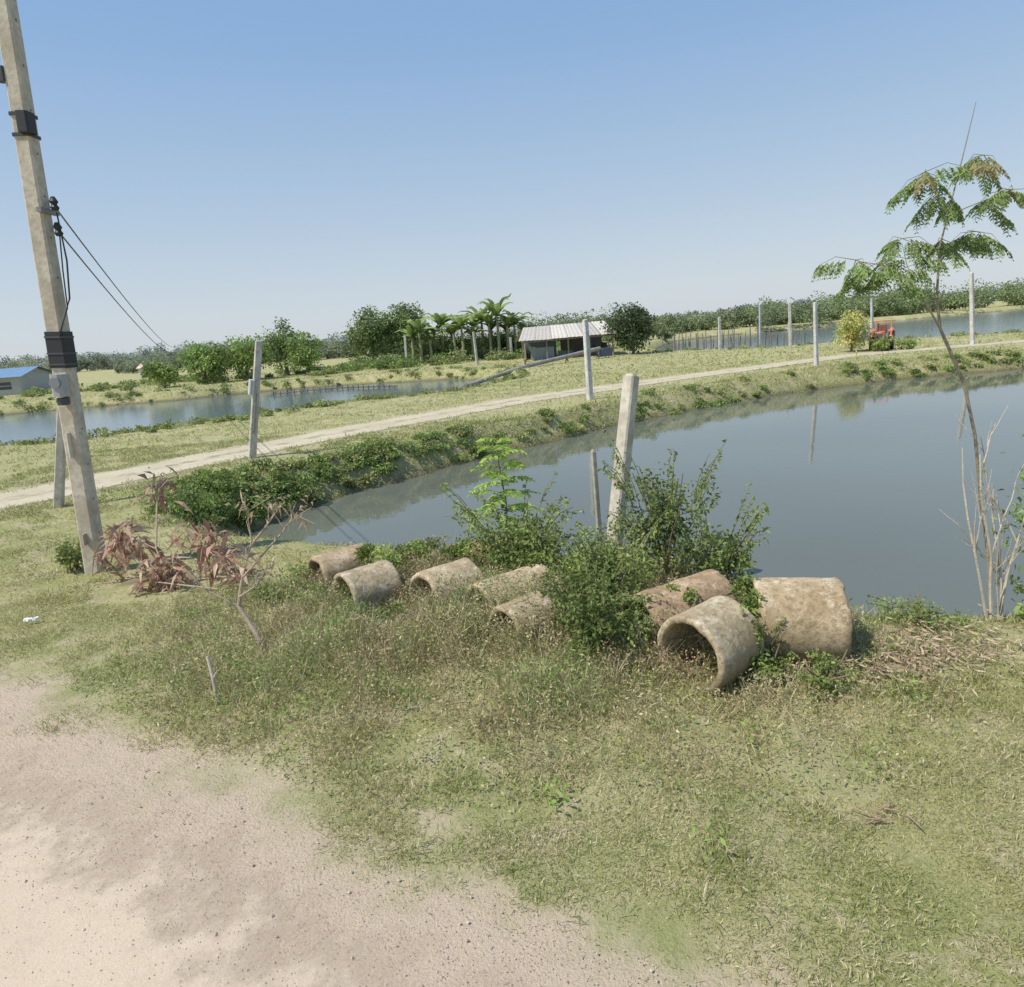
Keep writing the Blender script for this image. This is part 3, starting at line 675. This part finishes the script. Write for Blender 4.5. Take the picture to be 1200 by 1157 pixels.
# distant tree belts; aerial haze is painted into their paled leaf colours
b=Builder()
def belt(x0,y0,x1,y1,n,hmin,hmax,col,leaf,gap=.0):
    for i in range(n):
        t=rng.random(); x=x0+(x1-x0)*t; y=y0+(y1-y0)*t+rng.normal(0,5); m_=float(fbm(x,y,26,91))
        if m_<gap: continue
        hh=rng.uniform(hmin,hmax)*(.3+1.15*m_)
        clump_crown(b,(x,y,hh*.42),(hh*.9,hh*.6,hh*.5),12,50,leaf*.45,np.array(col)*rng.uniform(.75,1.2),.34,1.4,tv=.25)
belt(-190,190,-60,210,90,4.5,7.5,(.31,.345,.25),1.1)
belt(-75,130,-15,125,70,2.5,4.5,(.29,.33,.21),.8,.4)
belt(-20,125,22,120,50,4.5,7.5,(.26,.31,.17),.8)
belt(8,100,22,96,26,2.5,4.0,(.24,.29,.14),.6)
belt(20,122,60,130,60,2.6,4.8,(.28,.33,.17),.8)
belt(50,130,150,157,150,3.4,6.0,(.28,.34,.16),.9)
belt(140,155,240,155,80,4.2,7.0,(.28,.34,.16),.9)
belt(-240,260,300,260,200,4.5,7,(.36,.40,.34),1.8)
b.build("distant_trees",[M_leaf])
b=Builder()
for i in range(60):
    t=i/60; x=15.5+14*t+rng.normal(0,.15); y=66+5*math.sin(t*3)+rng.normal(0,.3); hgt=rng.uniform(.4,1.5)
    b.tube([(x,y,-1.2),(x+rng.normal(0,.12),y,hgt-.2)],[.05,.04],(.28,.24,.19),0,5)
b.build("stake_fence",[M_bark])
b=Builder()
for i in range(22):
    t=i/22; x=-16+9*t; y=48+1.5*math.sin(4*t)
    b.tube([(x,y,-1.2),(x,y,-.55+rng.uniform(0,.15))],[.04,.035],(.1,.1,.1),0,6)
    b.box((x,y,-.60),(.42,.2,.08),(.12,.12,.12),0,None,.8,.04)
b.build("pond_aerator",[M_black])

# ------------------------------------------------------------ shack: open shelter under a patched tin roof
def corrugated(b,p0,p1,p2,p3,n,amp,col,mat):
    p0,p1,p2,p3=[np.array(p,float) for p in (p0,p1,p2,p3)]
    V=[];nrm=norm(np.cross(p1-p0,p3-p0))
    for i in range(n+1):
        t=i/n; o=nrm*(amp if i%2 else -amp); V+= [p0*(1-t)+p1*t+o,p3*(1-t)+p2*t+o]
    F=[[2*i,2*i+2,2*i+3,2*i+1] for i in range(n)]; b.add(V,np.array(F),col,mat)
par=bpy.data.objects.new("tin_roof_shack",None); sc.collection.objects.link(par)
b=Builder()
for i in range(6):
    xa,xb=1.4+i*1.3,1.4+(i+1)*1.3-.02; ua,ub=2.0+i*1.15,2.0+(i+1)*1.15-.02; za=1.62+.017*i+rng.normal(0,.015)
    corrugated(b,(xa,54.6+rng.normal(0,.12),za),(xb,54.6+rng.normal(0,.12),za),(ub,59.6,2.66+.015*i),(ua,59.6,2.66+.015*i),8,.015,np.array((.64,.57,.47))*rng.uniform(.75,1.1),0)
corrugated(b,(1.2,62.4,1.5),(9.0,62.4,1.6),(8.9,59.65,2.75),(2.0,59.65,2.65),46,.03,(.42,.34,.27),0)
b.build("roof",[M_paint],False,par)
b=Builder()
for x in (1.9,3.6,5.3,7.0,8.8):
    for y in (54.9,61.6): b.tube([(x,y,-.3),(x,y,1.68)],.06,(.30,.25,.19),0,6)
b.tube([(1.6,54.9,1.52),(9.0,54.9,1.60)],.05,(.30,.25,.19),0,6)
b.build("frame",[M_bark],False,par)
b=Builder(); b.box((3.4,60.8,.7),(2.8,.08,1.7),(.20,.24,.27),0); b.box((7.0,60.9,.7),(3.6,.08,1.7),(.16,.14,.12),0); b.box((2.0,58.9,.6),(.08,3.4,1.4),(.26,.24,.21),0); b.box((3.3,56.2,.45),(1.9,.08,1.1),(.30,.36,.40),0); b.box((8.5,57.5,.45),(.08,3,1.1),(.14,.12,.11),0)
b.box((5.2,56.4,.3),(1.2,.7,.6),(.10,.14,.18),0); b.box((6.4,55.9,.25),(.7,.6,.5),(.30,.12,.08),0); b.box((7.5,56.5,.35),(.8,.8,.7),(.12,.11,.10),0)
b.build("walls",[M_paint],False,par)
def shed(name,x,y,w,d,h,rh,wall,roof,win=2):
    par=bpy.data.objects.new(name,None); sc.collection.objects.link(par)
    b=Builder(); b.box((x,y,h/2-.1),(w,d,h+.2),wall,0); b.build("walls",[M_paint],False,par)
    b=Builder(); o=.05*w
    corrugated(b,(x-w/2-o,y-d/2-o,h-.05),(x+w/2+o,y-d/2-o,h-.05),(x+w/2+o,y,h+rh),(x-w/2-o,y,h+rh),40,.02,roof,0)
    corrugated(b,(x+w/2+o,y+d/2+o,h-.05),(x-w/2-o,y+d/2+o,h-.05),(x-w/2-o,y,h+rh),(x+w/2+o,y,h+rh),40,.02,roof,0)
    b.build("roof",[M_paint],False,par)
    b=Builder(); 
    for s_ in (-1,1): b.add([(x+s_*w/2,y-d/2,h),(x+s_*w/2,y+d/2,h),(x+s_*w/2,y,h+rh-.04)],[[0,1,2]],wall,0)
    for i in range(win):
        xx=x-w/2+w*(i+.5)/win; b.box((xx,y-d/2-.02,h*.5),(w/win*.4,.05,h*.4),(.07,.08,.09),0); b.box((xx,y-d/2-.05,h*.5),(w/win*.4+.12,.03,.05),(.6,.6,.6),0)
    b.build("openings",[M_paint],False,par)
shed("blue_roof_house",-51,69.5,9.5,5,1.7,.8,(.44,.44,.42),(.17,.29,.44),3)
shed("farm_house",-2.5,76,8,5,2.0,1.0,(.50,.46,.40),(.42,.40,.37),3)
b=Builder(); x,y=-37,72
b.tube([(x,y,-.1),(x,y,.8)],[.22,.16],(.75,.72,.68),0,10); b.box((x,y,.85),(1.0,.9,.1),(.75,.72,.68),0); b.box((x,y,1.2),(.6,.5,.6),(.74,.60,.56),0)
b.box((x,y,1.6),(.95,.8,.2),(.6,.36,.32),0,None,.6); b.box((x,y,1.85),(.55,.45,.3),(.6,.36,.32),0,None,.1)
b.build("spirit_house",[M_paint])
b=Builder(); b.tube([(-2.2,41.8,-.55),(1.5,45.5,.15),(7.2,51,.75)],[.13,.13,.15],(.36,.34,.31),0,10)
b.tube([(-2.5,41.5,-.8),(-2.2,41.8,-.55)],[.2,.17],(.14,.14,.14),0,10)
for p in [(1.5,45.5),(4.5,48.4),(7,50.8)]: b.tube([(p[0]-.3,p[1],-.8),(p[0]+.05,p[1],.6)],.04,(.25,.2,.15),0,6); b.tube([(p[0]+.35,p[1],-.8),(p[0]-.05,p[1],.6)],.04,(.25,.2,.15),0,6)
b.box((7.6,51.3,.45),(1.1,.6,.6),(.10,.12,.16),1,Matrix.Rotation(.5,3,'Z'),.85,.08)
b.tube([(7.9,51.2,.7),(7.9,51.2,1.3)],.05,(.1,.1,.1),1,6)
b.build("water_pump",[M_conc,M_paint])

# ------------------------------------------------------------ orange tractor and flowering bush
b=Builder(); cx,cy=20.75,37.9; S=.9; R=Matrix.Rotation(math.radians(55),3,'Z'); T=lambda p:Vector((cx,cy,0))+R@(Vector(p)*S)
org=(.80,.27,.14)
def wheel(x,y,r,w):
    z=r+.02; q=r*S
    b.tube([T((x,y-w/2,z)),T((x,y-w/2+.03,z)),T((x,y+w/2-.03,z)),T((x,y+w/2,z))],[q*.9,q,q,q*.9],(.03,.03,.03),1,20)
    for s_ in (-1,1): b.tube([T((x,y+s_*(w/2+.005),z)),T((x,y+s_*(w/2+.03),z))],[q*.5,q*.42],(.75,.3,.15),0,14)
    for i in range(14):
        a=i*math.pi/7; b.box(T((x+math.cos(a)*r,y,z+math.sin(a)*r)),(.07,w*S,.07),(.03,.03,.03),1,R@Matrix.Rotation(-a,3,'Y'))
def tb(p,sz,c,m,bev): b.box(T(p),tuple(a*S for a in sz),c,m,R,.95,bev)
wheel(.55,-.5,.52,.28);wheel(.55,.5,.52,.28);wheel(-.75,-.42,.3,.18);wheel(-.75,.42,.3,.18)
tb((-.5,0,.85),(1.15,.48,.5),org,0,.1); tb((-1.09,0,.8),(.05,.42,.42),(.12,.1,.1),0,.05)
tb((.25,0,.62),(.9,.4,.35),(.5,.14,.07),0,.05)
for s_ in (-1,1):
    b.tube([T((.05,s_*.5,.75)),T((.2,s_*.5,1.08)),T((.55,s_*.5,1.18)),T((.95,s_*.5,1.02)),T((1.05,s_*.5,.8))],.09,org,0,6)
    tb((.55,s_*.48,1.13),(.75,.3,.05),org,0,.05)
tb((.62,0,1.02),(.42,.42,.12),(.05,.05,.05),1,.05); tb((.82,0,1.25),(.1,.42,.4),(.3,.09,.05),1,.04)
b.tube([T((-.02,0,1.05)),T((.12,0,1.35))],.025,(.05,.05,.05),1,6)
for i in range(12):
    a0=i*math.pi/6;a1=a0+math.pi/6; b.tube([T((.12+.04*math.sin(a0),.18*math.cos(a0),1.36+.06*math.sin(a0))),T((.12+.04*math.sin(a1),.18*math.cos(a1),1.36+.06*math.sin(a1)))],.015,(.05,.05,.05),1,5)
for s_ in (-1,1): b.tube([T((.98,s_*.42,.8)),T((.98,s_*.42,1.7))],.035,org,0,6)
b.tube([T((.98,-.42,1.7)),T((.98,.42,1.7))],.035,org,0,6); b.tube([T((-.55,.12,1.1)),T((-.55,.12,1.6))],.035,(.06,.06,.06),0,8)
b.build("orange_tractor",[M_paint,M_black])
shrub("shrub",20.1,36.7,.6,.75,(.32,.40,.13),.10,24,44,shoots=8)
shrub("shrub",21.5,36.7,.6,.6,(.32,.40,.13),.10,20,44,shoots=8)
b=Builder(); x,y=19.0,37.6
b.tube([(x,y,-.1),(x,y,1.2)],[.07,.03],(.2,.17,.1),1,6)
clump_crown(b,(x,y,1.15),(1.05,.9,1.2),40,60,.13,(.42,.46,.15),.32)
clump_crown(b,(x,y-.1,1.2),(1.1,.95,1.25),40,34,.11,(.78,.66,.26),.34)
b.build("flowering_bush",[M_leaf,M_bark])

# ------------------------------------------------------------ light, sky, camera
el=math.radians(56); hd=Vector((-.93,-.37,0)).normalized(); tosun=hd*math.cos(el)+Vector((0,0,math.sin(el)))
L=bpy.data.lights.new("sun","SUN"); L.energy=4.6; L.angle=math.radians(.5); L.color=(1,.955,.87)
lo=bpy.data.objects.new("sun",L); sc.collection.objects.link(lo); lo.rotation_euler=tosun.to_track_quat('Z','Y').to_euler(); lo.location=(0,0,30)
w=bpy.data.worlds.new("World"); sc.world=w; w.use_nodes=True; nt=w.node_tree
bg=nt.nodes["Background"]; sk=nt.nodes.new("ShaderNodeTexSky"); sk.sky_type='NISHITA'; sk.sun_disc=False
sk.sun_elevation=el; sk.sun_rotation=math.atan2(tosun.x,tosun.y); sk.air_density=1.1; sk.dust_density=.8; sk.ozone_density=2.5
# thin pale haze over the clear-air sky, thickest at the horizon
tc=nt.nodes.new("ShaderNodeTexCoord"); sp=nt.nodes.new("ShaderNodeSeparateXYZ"); nt.links.new(tc.outputs["Generated"],sp.inputs[0])
cr=nt.nodes.new("ShaderNodeValToRGB"); nt.links.new(sp.outputs[2],cr.inputs[0])
K=1/.13/8
els=cr.color_ramp.elements
els[0].position=0; els[0].color=(.64,.70,.755,1)
els[1].position=1; els[1].color=(.15,.28,.58,1)
for p_,c_ in ((.08,(.57,.65,.745)),(.18,(.445,.575,.735)),(.34,(.285,.46,.725)),(.5,(.22,.40,.71))):
    e=els.new(p_); e.color=(*c_,1)
for e in els: e.color=(e.color[0]*K,e.color[1]*K,e.color[2]*K,1)
sc8=nt.nodes.new("ShaderNodeVectorMath"); sc8.operation='SCALE'; sc8.inputs[3].default_value=8; nt.links.new(cr.outputs[0],sc8.inputs[0])
mx=nt.nodes.new("ShaderNodeMix"); mx.data_type='RGBA'; mx.inputs[0].default_value=.85
nt.links.new(sk.outputs[0],mx.inputs[6]); nt.links.new(sc8.outputs[0],mx.inputs[7])
nt.links.new(mx.outputs[2],bg.inputs[0]); bg.inputs[1].default_value=.13
cd=bpy.data.cameras.new("camera"); cd.sensor_fit='HORIZONTAL'; cd.sensor_width=36; cd.lens=24; cd.clip_start=.05; cd.clip_end=6000
cam=bpy.data.objects.new("camera",cd); sc.collection.objects.link(cam); sc.camera=cam
Rm=Matrix.Rotation(math.radians(90-13.4),4,'X')@Matrix.Rotation(math.radians(-4.29),4,'Z')
cam.matrix_world=Matrix.Translation((0,0,2.5))@Rm
